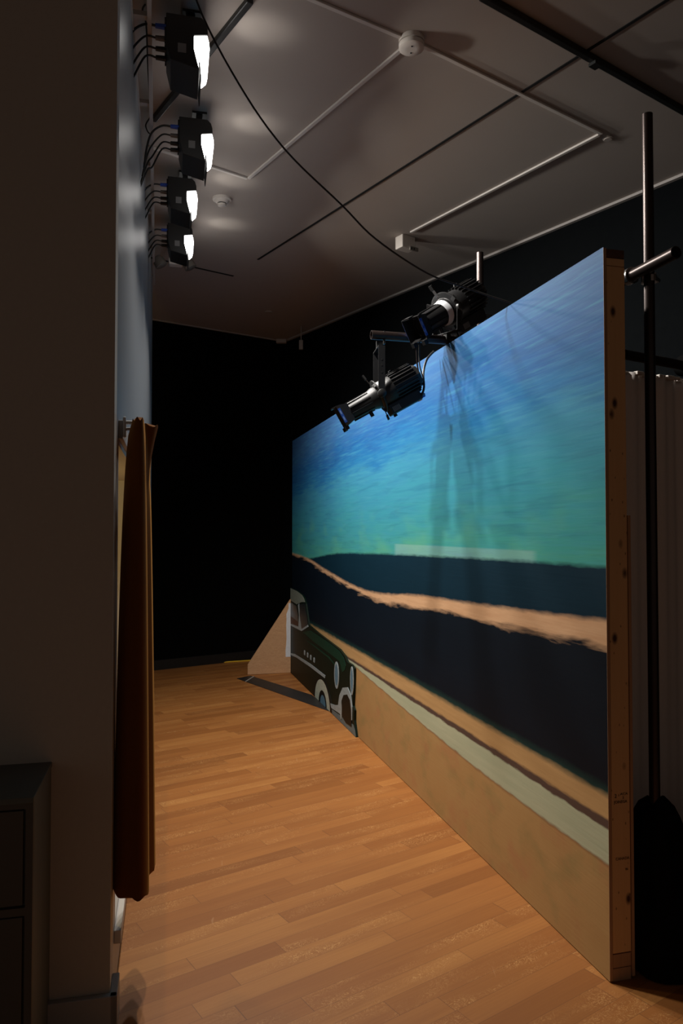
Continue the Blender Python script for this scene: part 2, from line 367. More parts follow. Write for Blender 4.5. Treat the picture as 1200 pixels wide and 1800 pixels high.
# ---------------------------------------------------------------- ceiling lines and fittings
def bar(name, a, b, wd, h, m, label, cat, group=None, drop=0, ends=0):
    a = Vector(a); b = Vector(b); d = (b - a); l = d.length
    f = frame((a.x, a.y, CEIL - h - drop), (d.x, d.y))
    o = MB().box(-ends, l + ends, -wd / 2, wd / 2, 0, h).build(name, m, mw=f, bevel=min(h, wd) * .2)
    return tag(o, label, cat, group)
def cz(x, y): return onz(x, y, CEIL)
bar('conduit', cz(535, -9), cz(712, 66), .022, .012, 'raceway', 'thin ceiling conduit running up-left from round smoke detector', 'conduit')
bar('conduit', cz(738, 76), cz(1057, 233), .022, .012, 'raceway', 'thin ceiling conduit from round smoke detector to the right-hand bend', 'conduit')
bar('conduit', cz(706, 84), cz(437, 312), .022, .012, 'raceway', 'pale ceiling conduit from round smoke detector down to the left bend', 'conduit')
bar('conduit', cz(434, 312), cz(262, 256), .022, .012, 'raceway', 'short ceiling conduit behind the floodlights, between left bend and set wall', 'conduit')
bar('conduit', cz(1053, 235), cz(722, 407), .022, .012, 'raceway', 'pale ceiling conduit from right-hand bend to the small junction box', 'conduit')
bar('ceiling_slot', cz(1190, -12), cz(453, 456), .018, .004, 'gap', 'long narrow black slot crossing the middle of the ceiling', 'ceiling slot')
bar('ceiling_slot', cz(240, 447), cz(410, 485), .022, .004, 'gap', 'short narrow black slot in the ceiling beyond the farthest floodlight', 'ceiling slot')
t = bar('lighting_track', cz(845, -14), cz(1230, 207), .034, .030, 'black_metal', 'black lighting track across the upper right corner of the ceiling', 'track')
MB().box(-.02, .03, -.02, .02, -.015, .0, ).build('feed_box', 'black_metal', t).location = (((cz(1050, 97) - cz(845, -14)).length), 0, 0)
bar('lighting_track', cz(440, -5), cz(270, 207), .032, .025, 'black_metal', 'black lighting track passing behind the nearest floodlight', 'track')

def disc(name, x, y, prof, label, cat):
    p = cz(x, y); e = empty(name, p); tag(e, label, cat)
    mx = Matrix.Rotation(R(90), 4, 'Y')   # axis X -> -Z
    for pn, pr, mm in prof: MB().revolve(pr, 36, mx).build(pn, mm, e, smooth=True)
    return e
disc('smoke_detector', 723, 68, [('base', [(0, .050), (0, .060), (.022, .060), (.022, .055)], 'white_plastic'), ('cover', [(.022, .052), (.026, .052), (.028, .060), (.046, .059), (.052, .050), (.052, .02)], 'white_plastic')],
     'round two-tier smoke detector where the ceiling conduits meet', 'detector')
sd = [o for o in bpy.data.objects if o.name.startswith('smoke_detector')][0]
MB().box(-.004, .004, .020, .028, -.0535, -.052).build('indicator_hole', 'gap', sd)
MB().box(-.004, .004, -.028, -.020, -.0535, -.052).build('indicator_hole', 'gap', sd)
disc('heat_detector', 390, 349, [('base', [(0, .05), (0, .066), (.012, .064), (.016, .05)], 'white_plastic'), ('cone', [(.016, .050), (.030, .042), (.034, .032)], 'white_plastic'),
     ('ring', [(.034, .030), (.040, .030)], 'gap'), ('cap', [(.040, .031), (.052, .028), (.056, .018)], 'white_plastic')],
     'small conical white detector on the ceiling right of the floodlights', 'detector')
disc('sprinkler_cover', 1068, 243, [('plate', [(0, .030), (0, .032), (.006, .030)], 'ceiling'), ('rim', [(.006, .024), (.010, .022)], 'ceiling')], 'small flat ceiling disc beside the right-hand conduit bend', 'sprinkler cover')
disc('sprinkler_cover', 472, 548, [('plate', [(0, .040), (0, .042), (.010, .038)], 'ceiling')], 'small flat ceiling disc near the far black corner', 'sprinkler cover')
p = cz(712, 417); jf = frame((p.x, p.y, CEIL), (.82, .57)); e = empty('junction_box', jf); tag(e, 'small off-white junction box on the ceiling at the end of a conduit', 'junction box')
MB().box(-.065, .065, -.045, .045, -.10, 0).build('box_body', 'white_plastic', e, bevel=.006)
MB().box(.0, .085, -.06, -.045, -.115, -.085).build('terminal_strip', 'grey_plastic', e, bevel=.003)
MB().box(.01, .02, -.061, -.06, -.11, -.095).box(.035, .045, -.061, -.06, -.11, -.095).build('knockout', 'gap', e)
p = cz(310, 432); jf = frame((p.x, p.y, CEIL), (.97, .22)); e = empty('emergency_light', jf); tag(e, 'pale two-headed emergency light under the ceiling beyond the farthest floodlight', 'emergency light')
MB().box(-.06, .05, -.03, .05, -.16, -.0).build('housing', 'white_plastic', e, bevel=.01)
for s_, dx in ((1, -.14), (-1, .09)):
    MB().revolve([(-.03, .03), (-.01, .045), (.05, .05), (.055, .04)], 20, Matrix.Translation((dx, 0, -.13)) @ Matrix.Rotation(R(60), 4, 'Y')).build('lamp_head', 'grey_plastic', e, smooth=True)
# corner bracket and hanging sensor at the far corner
p = onz(506, 588, CEIL)
o = MB().box(-.09, .03, -.06, .0, CEIL - .05, CEIL - .002).build('corner_bracket', 'trim_grey', mw=frame((CORNER.x, CORNER.y, 0), (1, 0)) @ Matrix.Translation((0, -.07, 0)), bevel=.004)
tag(o, 'small tan bracket in the far corner where ceiling meets black walls', 'bracket')
p = ond(529, 600, 8.3); e = empty('hanging_sensor', Vector((p.x, p.y, CEIL))); tag(e, 'tiny grey box hanging on a cord near the far corner', 'sensor')
MB().tube([(0, 0, 0), (0, 0, -.16)], .005, 8).build('cord', 'trim_grey', e)
MB().box(-.022, .022, -.018, .018, -.265, -.16).build('sensor_body', 'trim_grey', e, bevel=.004)

# ---------------------------------------------------------------- painted backdrop flat
bd = empty('painted_backdrop', FP); tag(bd, 'long freestanding flat painted with blue-green sky, dark hills and sandy road', 'backdrop')
BH = 2.462
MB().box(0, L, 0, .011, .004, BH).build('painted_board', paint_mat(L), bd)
def stud(x0, x1, z0, z1, name='stud', m='pine', y0=.013, y1=.083): return MB().box(x0, x1, y0, y1, z0, z1).build(name, m, bd, bevel=.0015)
stud(L - .040, L - .001, .092, 2.40)
for k in range(8): stud(.02 + k * .61, .058 + k * .61, .082, 2.40)
stud(L - .3, L - .002, 2.402, 2.428, 'blocking'); stud(.0, L - .002, 2.43, BH - .003, 'top_plate', 'endgrain')
stud(L - .25, L - .002, .0, .042, 'bottom_plate', 'ply_edge'); stud(L - .25, L - .002, .044, .088, 'bottom_block', 'ply_edge'); stud(.02, L - .26, .0, .04, 'bottom_plate')
MB().box(L - .9, L, .086, .096, .01, 1.55).build('backing_strip', 'ply_edge', bd)
MB().box(L, L + .0008, .0, .0108, .006, BH - .002).build('board_edge', 'ply_edge', bd)
def stamp(txt, y, z, size, m, sx=1.0):
    c = bpy.data.curves.new('stamp', 'FONT'); c.body = txt; c.size = size; c.extrude = .0002; c.align_x = 'CENTER'
    c.materials.append(M[m]); o = bpy.data.objects.new('ink_stamp', c); COL.objects.link(o); o.parent = bd
    o.location = (L + .0003, y, z); o.rotation_euler = (R(90), 0, R(90)); o.scale = (sx, 1, 1); return o
stamp('2', .028, .605, .018, 'ink'); stamp('ACA', .060, .612, .011, 'ink', 1.3); stamp('2', .057, .600, .011, 'ink', 1.2); stamp('JOINEGA', .047, .586, .013, 'ink', .95)
stamp('CANADA', .052, .398, .013, 'ink_faint', .95)
stamp('86', .068, .362, .011, 'ink_faint')

# painted car cut-out standing against the far half of the backdrop
car = empty('car_cutout', FP); tag(car, 'dark green vintage car painted on a cut-out board at the far end of backdrop', 'painted cut-out')
for k, c, rg in (('car_green', (.003, .010, .006), .5), ('car_hood', (.006, .035, .020), .5), ('car_roof', (.22, .25, .21), .4), ('car_glass', (.012, .018, .022), .3), ('car_chrome', (.30, .36, .38), .35),
               ('car_white', (.42, .46, .38), .5), ('car_tyre', (.01, .01, .01), .6), ('car_lamp', (.10, .20, .28), .3), ('car_road', (.12, .16, .17), .5), ('car_black', (.006, .007, .006), .5)):
    M[k] = mat(k.replace('_', ' ') + ' paint', c, rg, 0, .3, 9, stretch=(2, 1, 6), spec=.15)
lay = [0]
def cut(name, poly, m, y=None, th=None, par=car):
    lay[0] += 1
    y1 = -.019 if y is None else y; t_ = .0008 + lay[0] * .00012 if th is None else th
    o = MB().prism(poly, y1 - t_, y1, lambda u, v, a: Vector((u, a, v))).build(name, m, par); return o
out = [(.006, .003), (.006, .895), (.356, .891), (.62, .872), (.72, .845), (.79, .80), (.93, .615), (1.35, .592), (1.83, .574), (2.09, .565), (2.25, .538), (2.33, .503), (2.446, .505), (2.519, .489), (2.512, .40), (2.495, .281),
       (2.482, .209), (2.522, .185), (2.515, .111), (2.55, .045), (2.571, .003)]
cut('cutout_board', out, 'car_green', y=-.003, th=.016)
cut('painted_road_shadow', [(1.79, .004), (2.57, .004), (2.55, .045), (2.50, .075), (2.33, .06), (2.1, .05), (1.83, .035)], 'car_road')
cut('painted_roof', [(.008, .893), (.356, .889), (.62, .870), (.72, .843), (.765, .815), (.60, .80), (.47, .778), (.36, .755), (.008, .765)], 'car_roof')
cut('painted_side_window', [(.012, .742), (.33, .735), (.41, .66), (.44, .54), (.012, .515)], 'car_glass')
cut('painted_windscreen', [(.50, .768), (.745, .800), (.90, .61), (.60, .535), (.50, .66)], 'car_glass')
cut('painted_view_through_glass', [(.014, .60), (.43, .585), (.445, .545), (.014, .52)], 'endgrain')
cut('painted_pillar', [(.42, .752), (.475, .775), (.505, .66), (.60, .535), (.90, .612), (.92, .598), (.60, .515), (.012, .50), (.012, .516), (.445, .538), (.47, .66)], 'car_chrome')
cut('painted_hood', [(.66, .512), (1.02, .575), (1.83, .563), (2.08, .550), (2.22, .52), (2.29, .47), (2.26, .43), (2.18, .40), (2.10, .47), (1.75, .48), (1.13, .49)], 'car_hood')
cut('painted_hood_crease', [(.80, .455), (1.2, .46), (1.75, .45), (1.98, .415), (1.98, .405), (1.72, .435), (1.2, .445)], 'car_hood')
for a in (.745, .885, 1.025, 1.17): cut('painted_vent', [(a - .026, .305), (a + .026, .305), (a + .032, .34), (a + .01, .352), (a - .026, .345)], 'car_chrome')
cut('painted_side_trim', [(.012, .208), (.257, .236), (1.02, .266), (1.62, .270), (1.60, .243), (1.02, .236), (.327, .214), (.012, .190)], 'car_chrome')
def ell(cx, cy, rx, ry, a0=0, a1=360, n=28): return [(cx + rx * math.cos(R(a0 + (a1 - a0) * k / n)), cy + ry * math.sin(R(a0 + (a1 - a0) * k / n))) for k in range(n + (a1 - a0 < 360))]
cut('painted_wheel_arch', [(1.15, .004)] + ell(1.5, .004, .35, .225, 180, 0) + [(1.85, .004)], 'car_black')
cut('painted_whitewall', ell(1.5, .004, .285, .205, 180, 0), 'car_white')
cut('painted_wheel', ell(1.52, .004, .15, .118, 180, 0), 'car_black')
cut('painted_hubcap', ell(1.53, .004, .10, .080, 180, 0), 'car_lamp')
cut('painted_headlight_rim', ell(2.005, .345, .075, .108), 'car_chrome')
cut('painted_headlight', ell(2.003, .348, .052, .085), 'car_lamp')
cut('painted_headlight_rim', ell(2.468, .39, .046, .105), 'car_chrome')
cut('painted_headlight', ell(2.468, .392, .030, .085), 'car_lamp')
cut('painted_bumper', [(1.80, .075), (1.95, .095), (2.06, .12), (2.10, .205), (2.20, .285), (2.35, .318), (2.44, .28), (2.478, .20), (2.47, .10), (2.33, .08), (2.176, .06), (2.10, .064), (1.835, .045)], 'car_chrome')
cut('painted_grille', [(2.15, .07), (2.17, .18), (2.23, .235), (2.34, .262), (2.42, .235), (2.452, .17), (2.46, .05), (2.3, .04)], 'car_black')
cut('painted_bumper_guard', ell(2.15, .105, .028, .075), 'car_chrome')

br = empty('plywood_brace', FP @ Matrix.Translation((.0, -.012, 0))); tag(br, 'triangular plywood brace holding up the far end of the backdrop', 'brace')
MB().prism([(-.46, .003), (-.003, .003), (-.003, .775), (-.012, .775), (-.46, .105)], .0, .018, lambda u, v, a: Vector((a, u, v))).build('brace_board', 'plywood', br)
zs = [.17, .24, .3, .36, .42, .5, .56, .62, .68, .735]
pl = [(-.008, zs[0])] + [(-.008, z) for z in zs[1:]] + [(-.05 - .012 * random.random() if z < .68 else -.03, z) for z in reversed(zs)]
MB().prism(pl, .018, .0195, lambda u, v, a: Vector((a, u, v))).build('filler_smear', 'putty', br)

# floor strip and yellow cord
a, b_, c_, d_ = onz(416, 1193, 0), onz(588, 1254, 0), onz(548, 1222, 0), onz(440, 1188, 0)
st = empty('floor_strip', Vector((a.x, a.y, 0))); tag(st, 'flat black strip taped across the oak floor under the painted car', 'floor strip')
q = [Vector((p.x - a.x, p.y - a.y, 0)) for p in (a, b_, c_, d_)]
up = Vector((0, 0, .003))
MB().loft([[p + up * .1 for p in q], [p + up for p in q]]).build('strip', 'tape', st)
e0 = q[0].lerp(q[1], .11); e1 = q[3].lerp(q[2], .06)
MB().tube([e0 + up, e1 + up], .006, 6).build('joint_line', 'tape_edge', st)
pts = [onz(x, y, .006) for x, y in ((200, 1186), (275, 1176), (310, 1172), (350, 1168), (370, 1166), (410, 1163), (470, 1159), (500, 1156))]
o = MB().tube(cm(pts, 4), .008, 8).build('extension_cord', 'yellow', smooth=True); tag(o, 'yellow cord lying on the floor along the black back wall', 'cord')

# ---------------------------------------------------------------- floodlights above the set wall
def floodlight(px, py, label):
    p = cz(px, py)
    f = frame((p.x, p.y, CEIL), (-.2236, .9747)) @ Matrix.Rotation(R(FL_YAW), 4, 'Z')
    r = empty('floodlight', f); tag(r, label, 'stage floodlight', 'floodlights above the set wall')
    A0 = -.105   # back of the body; a grows towards the backdrop (-Y)
    T = -.085
    body = [(0, 0), (.149, 0), (.168, -.018), (.176, -.045), (.177, -.072), (.118, -.082), (.118, -.14), (.136, -.212), (.141, -.229), (.019, -.200), (0, -.12)]
    ff = lambda u, v, a: Vector((a, -(u + A0), v + T))
    MB().prism(body, 0, .235, ff).build('body', 'black_metal', r, bevel=.003)
    lens = [(.118, -.083), (.174, -.074), (.181, -.10), (.184, -.13), (.178, -.155), (.160, -.173), (.143, -.181), (.130, -.16), (.119, -.13)]
    MB().prism(lens, .006, .229, ff).build('lens', 'lens', r)
    MB().prism([(.139, -.19), (.144, -.19), (.150, -.262), (.146, -.262)], .01, .225, ff).build('shutter_leaf', 'black_metal', r)
    mb = MB()
    for k in range(9): mb.box(.02 + k * .022, .027 + k * .022, -A0, -A0 + .006, T - .11, T - .008)
    mb.build('cooling_fin', 'black_metal', r)
    MB().box(-.0008, 0, -(A0 + .085), -(A0 + .050), T - .165, T - .125).build('rating_label', 'paper', r)
    MB().box(.095, .14, -(A0 + .125), -(A0 + .092), T - .01, 0).box(.08, .155, -(A0 + .15), -(A0 + .07), -.012, 0).build('ceiling_bracket', 'black_metal', r)
    for k, (z, m) in enumerate(((-.045, 'blue_plastic'), (-.075, 'grey_plastic'), (-.100, 'rubber'), (-.118, 'rubber'))):
        y0 = -A0; x0 = .03 + .035 * k
        MB().tube([(x0, y0, z + T), (x0, y0 + .045, z + T)], [.012, .010], 10).build('connector', m, r, smooth=True)
        pp = [(x0, y0 + .045, z + T), (x0 - .01, y0 + .09, z + T - .008), (x0 - .02, y0 + .14, z + T - .055 - .02 * k), (x0 - .03, y0 + .165, z + T - .14), (x0 - .02, y0 + .18 + .01 * k, z + T - .25)]
        MB().tube(cm(pp, 5), .0045 if k else .0055, 8).build('cable', 'rubber', r, smooth=True)
    # the lamp itself
    ld = bpy.data.lights.new('flood_lamp', 'AREA'); ld.shape = 'RECTANGLE'; ld.size = .15; ld.size_y = .05; ld.energy = LAMP_W; ld.color = (1, .95, .88); ld.spread = R(138)
    lo = bpy.data.objects.new('flood_lamp', ld); COL.objects.link(lo); lo.parent = r
    d = Vector((-.05, -.62, -.78)).normalized(); z = -d; x = Vector((1, 0, 0)); y = z.cross(x).normalized(); x = y.cross(z)
    mm = Matrix((x, y, z)).transposed().to_4x4(); mm.translation = Vector((.118, -(A0 + .205), T - .165)); lo.matrix_local = mm
    sd_ = bpy.data.lights.new('added_spill_spot', 'SPOT'); sd_.energy = SPILL_W; sd_.spot_size = R(40); sd_.spot_blend = .9; sd_.shadow_soft_size = .03; sd_.color = (1, .97, .9)  # added upward spot, stands in for the fixture's spill on the ceiling
    s2 = bpy.data.objects.new('added_spill_spot', sd_); COL.objects.link(s2); s2.parent = r
    d = Vector((.05, -.62, .78)).normalized(); z = -d; y = z.cross(Vector((1, 0, 0))).normalized(); x = y.cross(z)
    mm = Matrix((x, y, z)).transposed().to_4x4(); mm.translation = Vector((.118, -(A0 + .165), T - .22)); s2.matrix_local = mm
    return r
FL_YAW = 0
floodlight(336, -6, 'nearest and largest of the four lit black floodlights on the ceiling')
floodlight(350, 181, 'second nearest lit black floodlight, below the largest one')
floodlight(325, 289, 'third lit black floodlight, left of the small conical detector')
floodlight(321, 373, 'farthest and smallest of the four lit black floodlights')
# slack wiring on the ledge
for nm, pts, lab in (('cable', [(257, 8), (253, 14), (253, 22), (257, 32), (260, 60), (262, 120), (266, 180)], 'thin black cable looped over the ledge beside the nearest floodlight'),
                     ('cable', [(267, 205), (260, 215), (258, 222), (262, 232), (267, 236)], 'small black cable loop on the ledge beside the second floodlight')):
    o = MB().tube(cm([onz(x - 2, y, WT + .06) for x, y in pts], 5), .004, 8).build('slack_cable', 'rubber', smooth=True); tag(o, lab, 'cable')

# ---------------------------------------------------------------- pipes behind the backdrop
def pw(w_, s_): # world point: w_ behind the board plane at near end, s_ away along it
    v = FP @ Vector((L - s_, w_, 0)); return Vector((v.x, v.y, 0))
def pipe(parent, a, b, r, m='steel', name='pipe'):
    a = Vector(a); b = Vector(b); d = (b - a).normalized()
    u = Vector((0, 0, 1)) if abs(d.z) < .9 else Vector((1, 0, 0)); x = d.cross(u).normalized(); y = x.cross(d)
    ring = lambda p, rr: [p + (x * math.cos(k * math.pi / 12) + y * math.sin(k * math.pi / 12)) * rr for k in range(24)]
    mb = MB(); o1 = [mb.bm.verts.new(q) for q in ring(a, r)]; o2 = [mb.bm.verts.new(q) for q in ring(b, r)]
    i1 = [mb.bm.verts.new(q) for q in ring(a, r * .86)]; i2 = [mb.bm.verts.new(q) for q in ring(b, r * .86)]
    for k in range(24):
        j = (k + 1) % 24
        for A, B in ((o1, o2), (i1, i2), (o1, i1), (o2, i2)): mb.bm.faces.new((A[k], A[j], B[j], B[k]))
    return mb.build(name, m, parent, smooth=True)
PT = 3.03
np_ = Vector((1.125, 2.70, 0)); fp_ = Vector((.762, 4.06, 0))
# line of rail: just in front of both posts
post = empty('pipe_stand', np_); tag(post, 'tall dark steel pipe post standing beside the near end of the backdrop', 'pipe post')
pipe(post, (0, 0, .02), (0, 0, PT), .019, 'steel', 'post')
MB().revolve([(0, .15), (.012, .15), (.018, .03), (.06, .028)], 24, Matrix.Rotation(R(-90), 4, 'Y')).build('base_flange', 'dark_pipe', post, smooth=True)
post2 = empty('pipe_stand', fp_); tag(post2, 'farther steel pipe post rising behind the backdrop by the upper spotlight', 'pipe post')
pipe(post2, (0, 0, .02), (0, 0, PT), .019, 'steel', 'post')
MB().revolve([(0, .15), (.012, .15), (.018, .03), (.06, .028)], 24, Matrix.Rotation(R(-90), 4, 'Y')).build('base_flange', 'dark_pipe', post2, smooth=True)
RZ = 2.440
rd = (fp_ - np_).normalized(); off = Vector((-rd.y, rd.x, 0)) * .046
if off.x > 0: off = -off
ra = np_ + off - rd * .20; rb = fp_ + off + rd * .3
rail = empty('pipe_rail', ra + Vector((0, 0, RZ))); tag(rail, 'horizontal steel pipe clamped along the back of the backdrop, open end right', 'pipe rail')
pipe(rail, (0, 0, 0), rb - ra, .0215, 'steel', 'rail')
def clamp(c, axis, label):
    e = empty('pipe_clamp', c); tag(e, label, 'pipe clamp')
    a = Vector(axis).normalized(); u = Vector((0, 0, 1)); s = a.cross(u)
    def arc(a0, a1, r, wd, off_=Vector((0, 0, 0))):
        rings = []
        for k in range(13):
            th = R(a0 + (a1 - a0) * k / 12); dr = s * math.cos(th) + u * math.sin(th)
            rings.append([off_ + dr * r + a * wd, off_ + dr * (r + .008) + a * wd, off_ + dr * (r + .008) - a * wd, off_ + dr * r - a * wd])
        return MB().loft(rings)
    arc(60, 330, .023, .013).build('saddle', 'chrome', e, smooth=True)
    q = MB().tube([s * .03 + u * .035, s * .03 + u * -.005], .005, 8); q.tube([s * .038 + u * .028, s * .02 + u * .028], .009, 6)
    q.build('bolt', 'chrome', e)
    return e
cl = clamp(np_ + off + Vector((0, 0, RZ)) + rd * .045, rd, 'shiny clamp joining the near pipe post to the horizontal rail')
q = MB()
for k in range(13):
    pass
rings = []
for k in range(15):
    th = R(-100 + 290 * k / 14); dr = Vector((math.cos(th), math.sin(th), 0))
    rings.append([(np_ - (np_ + off + rd * .045)) * Vector((1, 1, 0)).x + dr * .0195 + Vector((0, 0, z)) for z in (-.035, -.012)] + [(np_ - (np_ + off + rd * .045)) + dr * .028 + Vector((0, 0, z)) for z in (-.012, -.035)])
q.loft(rings); q.tube([Vector((.045, -.045, -.02)), Vector((.085, -.015, .005))], .005, 8); q.tube([Vector((.075, -.03, -.012)), Vector((.10, -.01, -.02))], .009, 6)
q.build('half_coupler', 'chrome', cl)
# arm over the top of the backdrop
E = Vector((.150, 3.73, 2.487)); nrm = Vector((.9677, .2520, 0))
arm = empty('outrigger_pipe', E); tag(arm, 'short steel pipe reaching out over the backdrop, lower spotlight hanging from its end', 'pipe arm')
pipe(arm, (0, 0, 0), nrm * .80, .0225, 'steel', 'tube')
# dark pipe running off to the right behind the near post
a0 = ond(1203, 643, 3.05); dd = Vector((.854, .52, 0))
o_ = empty('cross_pipe', a0); tag(o_, 'dark horizontal pipe passing behind the near post towards the right', 'pipe')
pipe(o_, (0, 0, 0), -dd * .38, .019, 'dark_pipe', 'pipe')
MB().revolve([(-.012, .044), (.012, .044), (.02, .026), (.05, .024)], 24, Matrix(((dd.x, -dd.y, 0, 0), (dd.y, dd.x, 0, 0), (0, 0, 1, 0), (0, 0, 0, 1)))).build('end_collar', 'black_cloth', o_, smooth=True)

# black cloth bundle over the near post's foot
rings = []
for z, r0, fa in ((0.004, .33, .10), (.05, .30, .10), (.12, .245, .11), (.2, .185, .12), (.3, .125, .12), (.4, .090, .12), (.47, .068, .12), (.51, .050, .15), (.53, .030, .1)):
    ring = []
    for k in range(64):
        th = k * 2 * math.pi / 64
        rr = r0 * (1 + fa * math.sin(7 * th + 2 * z) * .6 + fa * .4 * math.sin(13 * th + 5 * z)) * (1.15 if math.cos(th - R(200)) > .3 and z > .3 else 1)
        px_, py_ = rr * math.cos(th), rr * math.sin(th)
        if py_ < 0: py_ *= .62
        if px_ > 0: px_ *= 1.1
        ww = px_ * .9677 + py_ * .252 + .27          # keep clear of the back of the flat
        if ww < .112: px_ += (.112 - ww) * .9677; py_ += (.112 - ww) * .252
        ring.append(Vector((px_, py_, z + (.012 * math.sin(3 * th) if z > .1 else 0))))
    rings.append(ring)
o = MB().loft(rings).build('cloth_cover', 'black_cloth', smooth=True); o.location = np_ + Vector((.01, 0, 0))
tag(o, 'black cloth bundled over the foot of the near pipe post', 'cloth cover')

# pale drape in the dark at the right
dp = Vector((1.541, 3.468, 0)); ddir = Vector((.886, .464, 0)).normalized()
DA = frame(dp - ddir * .75, ddir); DL = 2.2
o = empty('cloth_drape', DA); tag(o, 'dim beige drape hanging behind the near pipe post', 'drape')
top = 2.215; ringsF = []
nx = 150
def dy(x, z): return .010 * math.sin(x * 34) + .007 * math.sin(x * 71 + 1) * (.5 + z / 4) + .006 * math.sin(x * 13 + z)
mb = MB(); vg = [[mb.bm.verts.new((x * DL / nx, dy(x * DL / nx, z), z)) for x in range(nx + 1)] for z in (.01, .5, 1.0, 1.5, 2.0, 2.15, top)]
for i in range(len(vg) - 1):
    for j in range(nx): mb.bm.faces.new((vg[i][j], vg[i][j + 1], vg[i + 1][j + 1], vg[i + 1][j]))
cl_ = mb.build('cloth', 'drape', o, smooth=True); sm = cl_.modifiers.new('thickness', 'SOLIDIFY'); sm.thickness = .004
mb = MB()
for k in range(44):
    x = k * DL / 44
    mb.box(x, x + DL / 44 - .006, -.014 + dy(x, 2), .012 + dy(x, 2), top - .008 - .004 * (k % 3), top + .004)
mb.build('gathered_hem', 'white_plastic', o, bevel=.003)

# ---------------------------------------------------------------- profile spotlights
def spotlight(c, F, yoke_to, label, group, tape=False, K=1):
    F = Vector(F).normalized(); S = F.cross(Vector((0, 0, 1))).normalized(); U = S.cross(F).normalized()
    r = empty('profile_spotlight', c); tag(r, label, 'stage spotlight', group)
    mx = Matrix((F, -S, U)).transposed().to_4x4() @ Matrix.Scale(K, 4)       # local X forward, Y left, Z up
    def T(v): return mx @ Vector(v)
    MB().revolve([(-.255, .030), (-.250, .058), (-.235, .074), (-.10, .080), (.0, .080), (.012, .070)], 28, mx).build('housing', 'gloss_black', r, smooth=True)
    for k in range(22):   # cooling ribs
        pass
    mb = MB()
    for k in range(24):
        th = k * 2 * math.pi / 24; q_ = mx @ Matrix.Rotation(th, 4, 'X')
        mb.box(-.235, -.09, -.0025, .0025, .070, .090, q_)
    mb.build('cooling_rib', 'gloss_black', r)
    MB().revolve([(-.262, .02), (-.262, .066), (-.240, .070), (-.240, .02)], 8, mx).build('rear_cap', 'black_metal', r)
    MB().revolve([(.012, .066), (.030, .066), (.055, .058), (.20, .053), (.20, .047), (.02, .045)], 28, mx).build('lens_tube', 'gloss_black', r, smooth=True)
    mb = MB()
    for k in range(10):
        th = k * 2 * math.pi / 10; q_ = mx @ Matrix.Rotation(th, 4, 'X'); mb.box(.06, .195, -.003, .003, .050, .061, q_)
    mb.build('tube_rib', 'gloss_black', r)
    MB().revolve([(-.004, .094), (-.001, .101), (.005, .101), (.008, .094)], 36, mx).build('shutter_ring', 'gloss_black', r, smooth=True)
    for th, l_ in ((8, .155), (188, .150), (60, .12), (-60, .12)):
        q_ = mx @ Matrix.Rotation(R(th), 4, 'X') @ Matrix.Rotation(R(8), 4, 'Y')
        h = MB().box(0, .0022, -.009, .009, .085, l_, q_).build('shutter_blade', 'chrome' if th == 8 else 'gloss_black', r)
        MB().box(-.004, .006, -.011, .011, l_ - .03, l_, q_).build('blade_grip', 'black_metal', h)
    # gel frame holder
    mb = MB()
    mb.loft([[T((.195, a * .050, b * .050)) for a, b in ((1, 1), (-1, 1), (-1, -1), (1, -1))], [T((.245, a * .063, b * .063)) for a, b in ((1, 1), (-1, 1), (-1, -1), (1, -1))],
             [T((.262, a * .063, b * .063)) for a, b in ((1, 1), (-1, 1), (-1, -1), (1, -1))], [T((.262, a * .060, b * .060)) for a, b in ((1, 1), (-1, 1), (-1, -1), (1, -1))],
             [T((.198, a * .044, b * .044)) for a, b in ((1, 1), (-1, 1), (-1, -1), (1, -1))]], cap=False)
    mb.box(.25, .285, -.02, .02, .061, .069, mx).box(.25, .275, -.05, -.03, -.084, -.061, mx).box(.25, .275, .03, .05, -.084, -.061, mx)
    mb.build('gel_frame_holder', 'gloss_black', r)
    MB().revolve([(.196, .046), (.204, .030), (.206, .01)], 28, mx).build('lens', 'glass_dark', r, smooth=True)
    MB().revolve([(.205, .050), (.21, .0505), (.21, .044), (.205, .0435)], 28, mx).build('lens_rim', 'gloss_black', r, smooth=True)
    for s in (1, -1):
        lb_ = MB().box(.246, .262, s * .0632 - .0004, s * .0632 + .0004, -.045, .045, mx).build('side_label', 'label_blue', r)
        for zc in (-.02, .02): MB().prism(ell(.254, zc, .004, .014, n=16), s * .0632 - .0008, s * .0632 + .0008, lambda u, v, a: T((u, a, v))).build('label_mark', 'label_pale', lb_)
    MB().box(-.215, -.005, -.045, .045, -.135, -.072, mx).build('driver_box', 'black_metal', r, bevel=.006)
    for s in (1, -1):
        mb = MB()
        for k in range(7): mb.box(-.07 + k * .007, -.067 + k * .007, s * .045 - .0006, s * .045 + .0006, -.125, -.095, mx)
        mb.build('vent_panel', 'paper', r)
    for x_ in (-.03, .09): MB().tube([T((x_, 0, -.06)), T((x_, 0, -.085 if x_ > 0 else -.15))], .010, 10).build('focus_knob', 'black_metal', r, smooth=True)
    MB().tube([T((-.15, 0, .075)), T((-.14, 0, .098)), T((-.12, 0, .098)), T((-.11, 0, .076))], .004, 8).build('safety_loop', 'gloss_black', r, smooth=True)
    if tape: MB().revolve([(.026, .0675), (.060, .0605)], 28, mx, cap=False).build('silver_tape', 'putty', r, smooth=True)
    for s in (1, -1):
        MB().revolve([(0, .022), (.016, .022), (.020, .016)], 14, Matrix.Translation(T((0, 0, 0)) + S * s * .088 * K) @ Matrix((S * s, F, U)).transposed().to_4x4()).build('pivot_knob', 'black_metal', r, smooth=True)
    # yoke: two flat arms and a crosspiece towards the pipe
    Z = Vector((0, 0, 1)); H = Vector((F.x, F.y, 0)).normalized(); zz = yoke_to
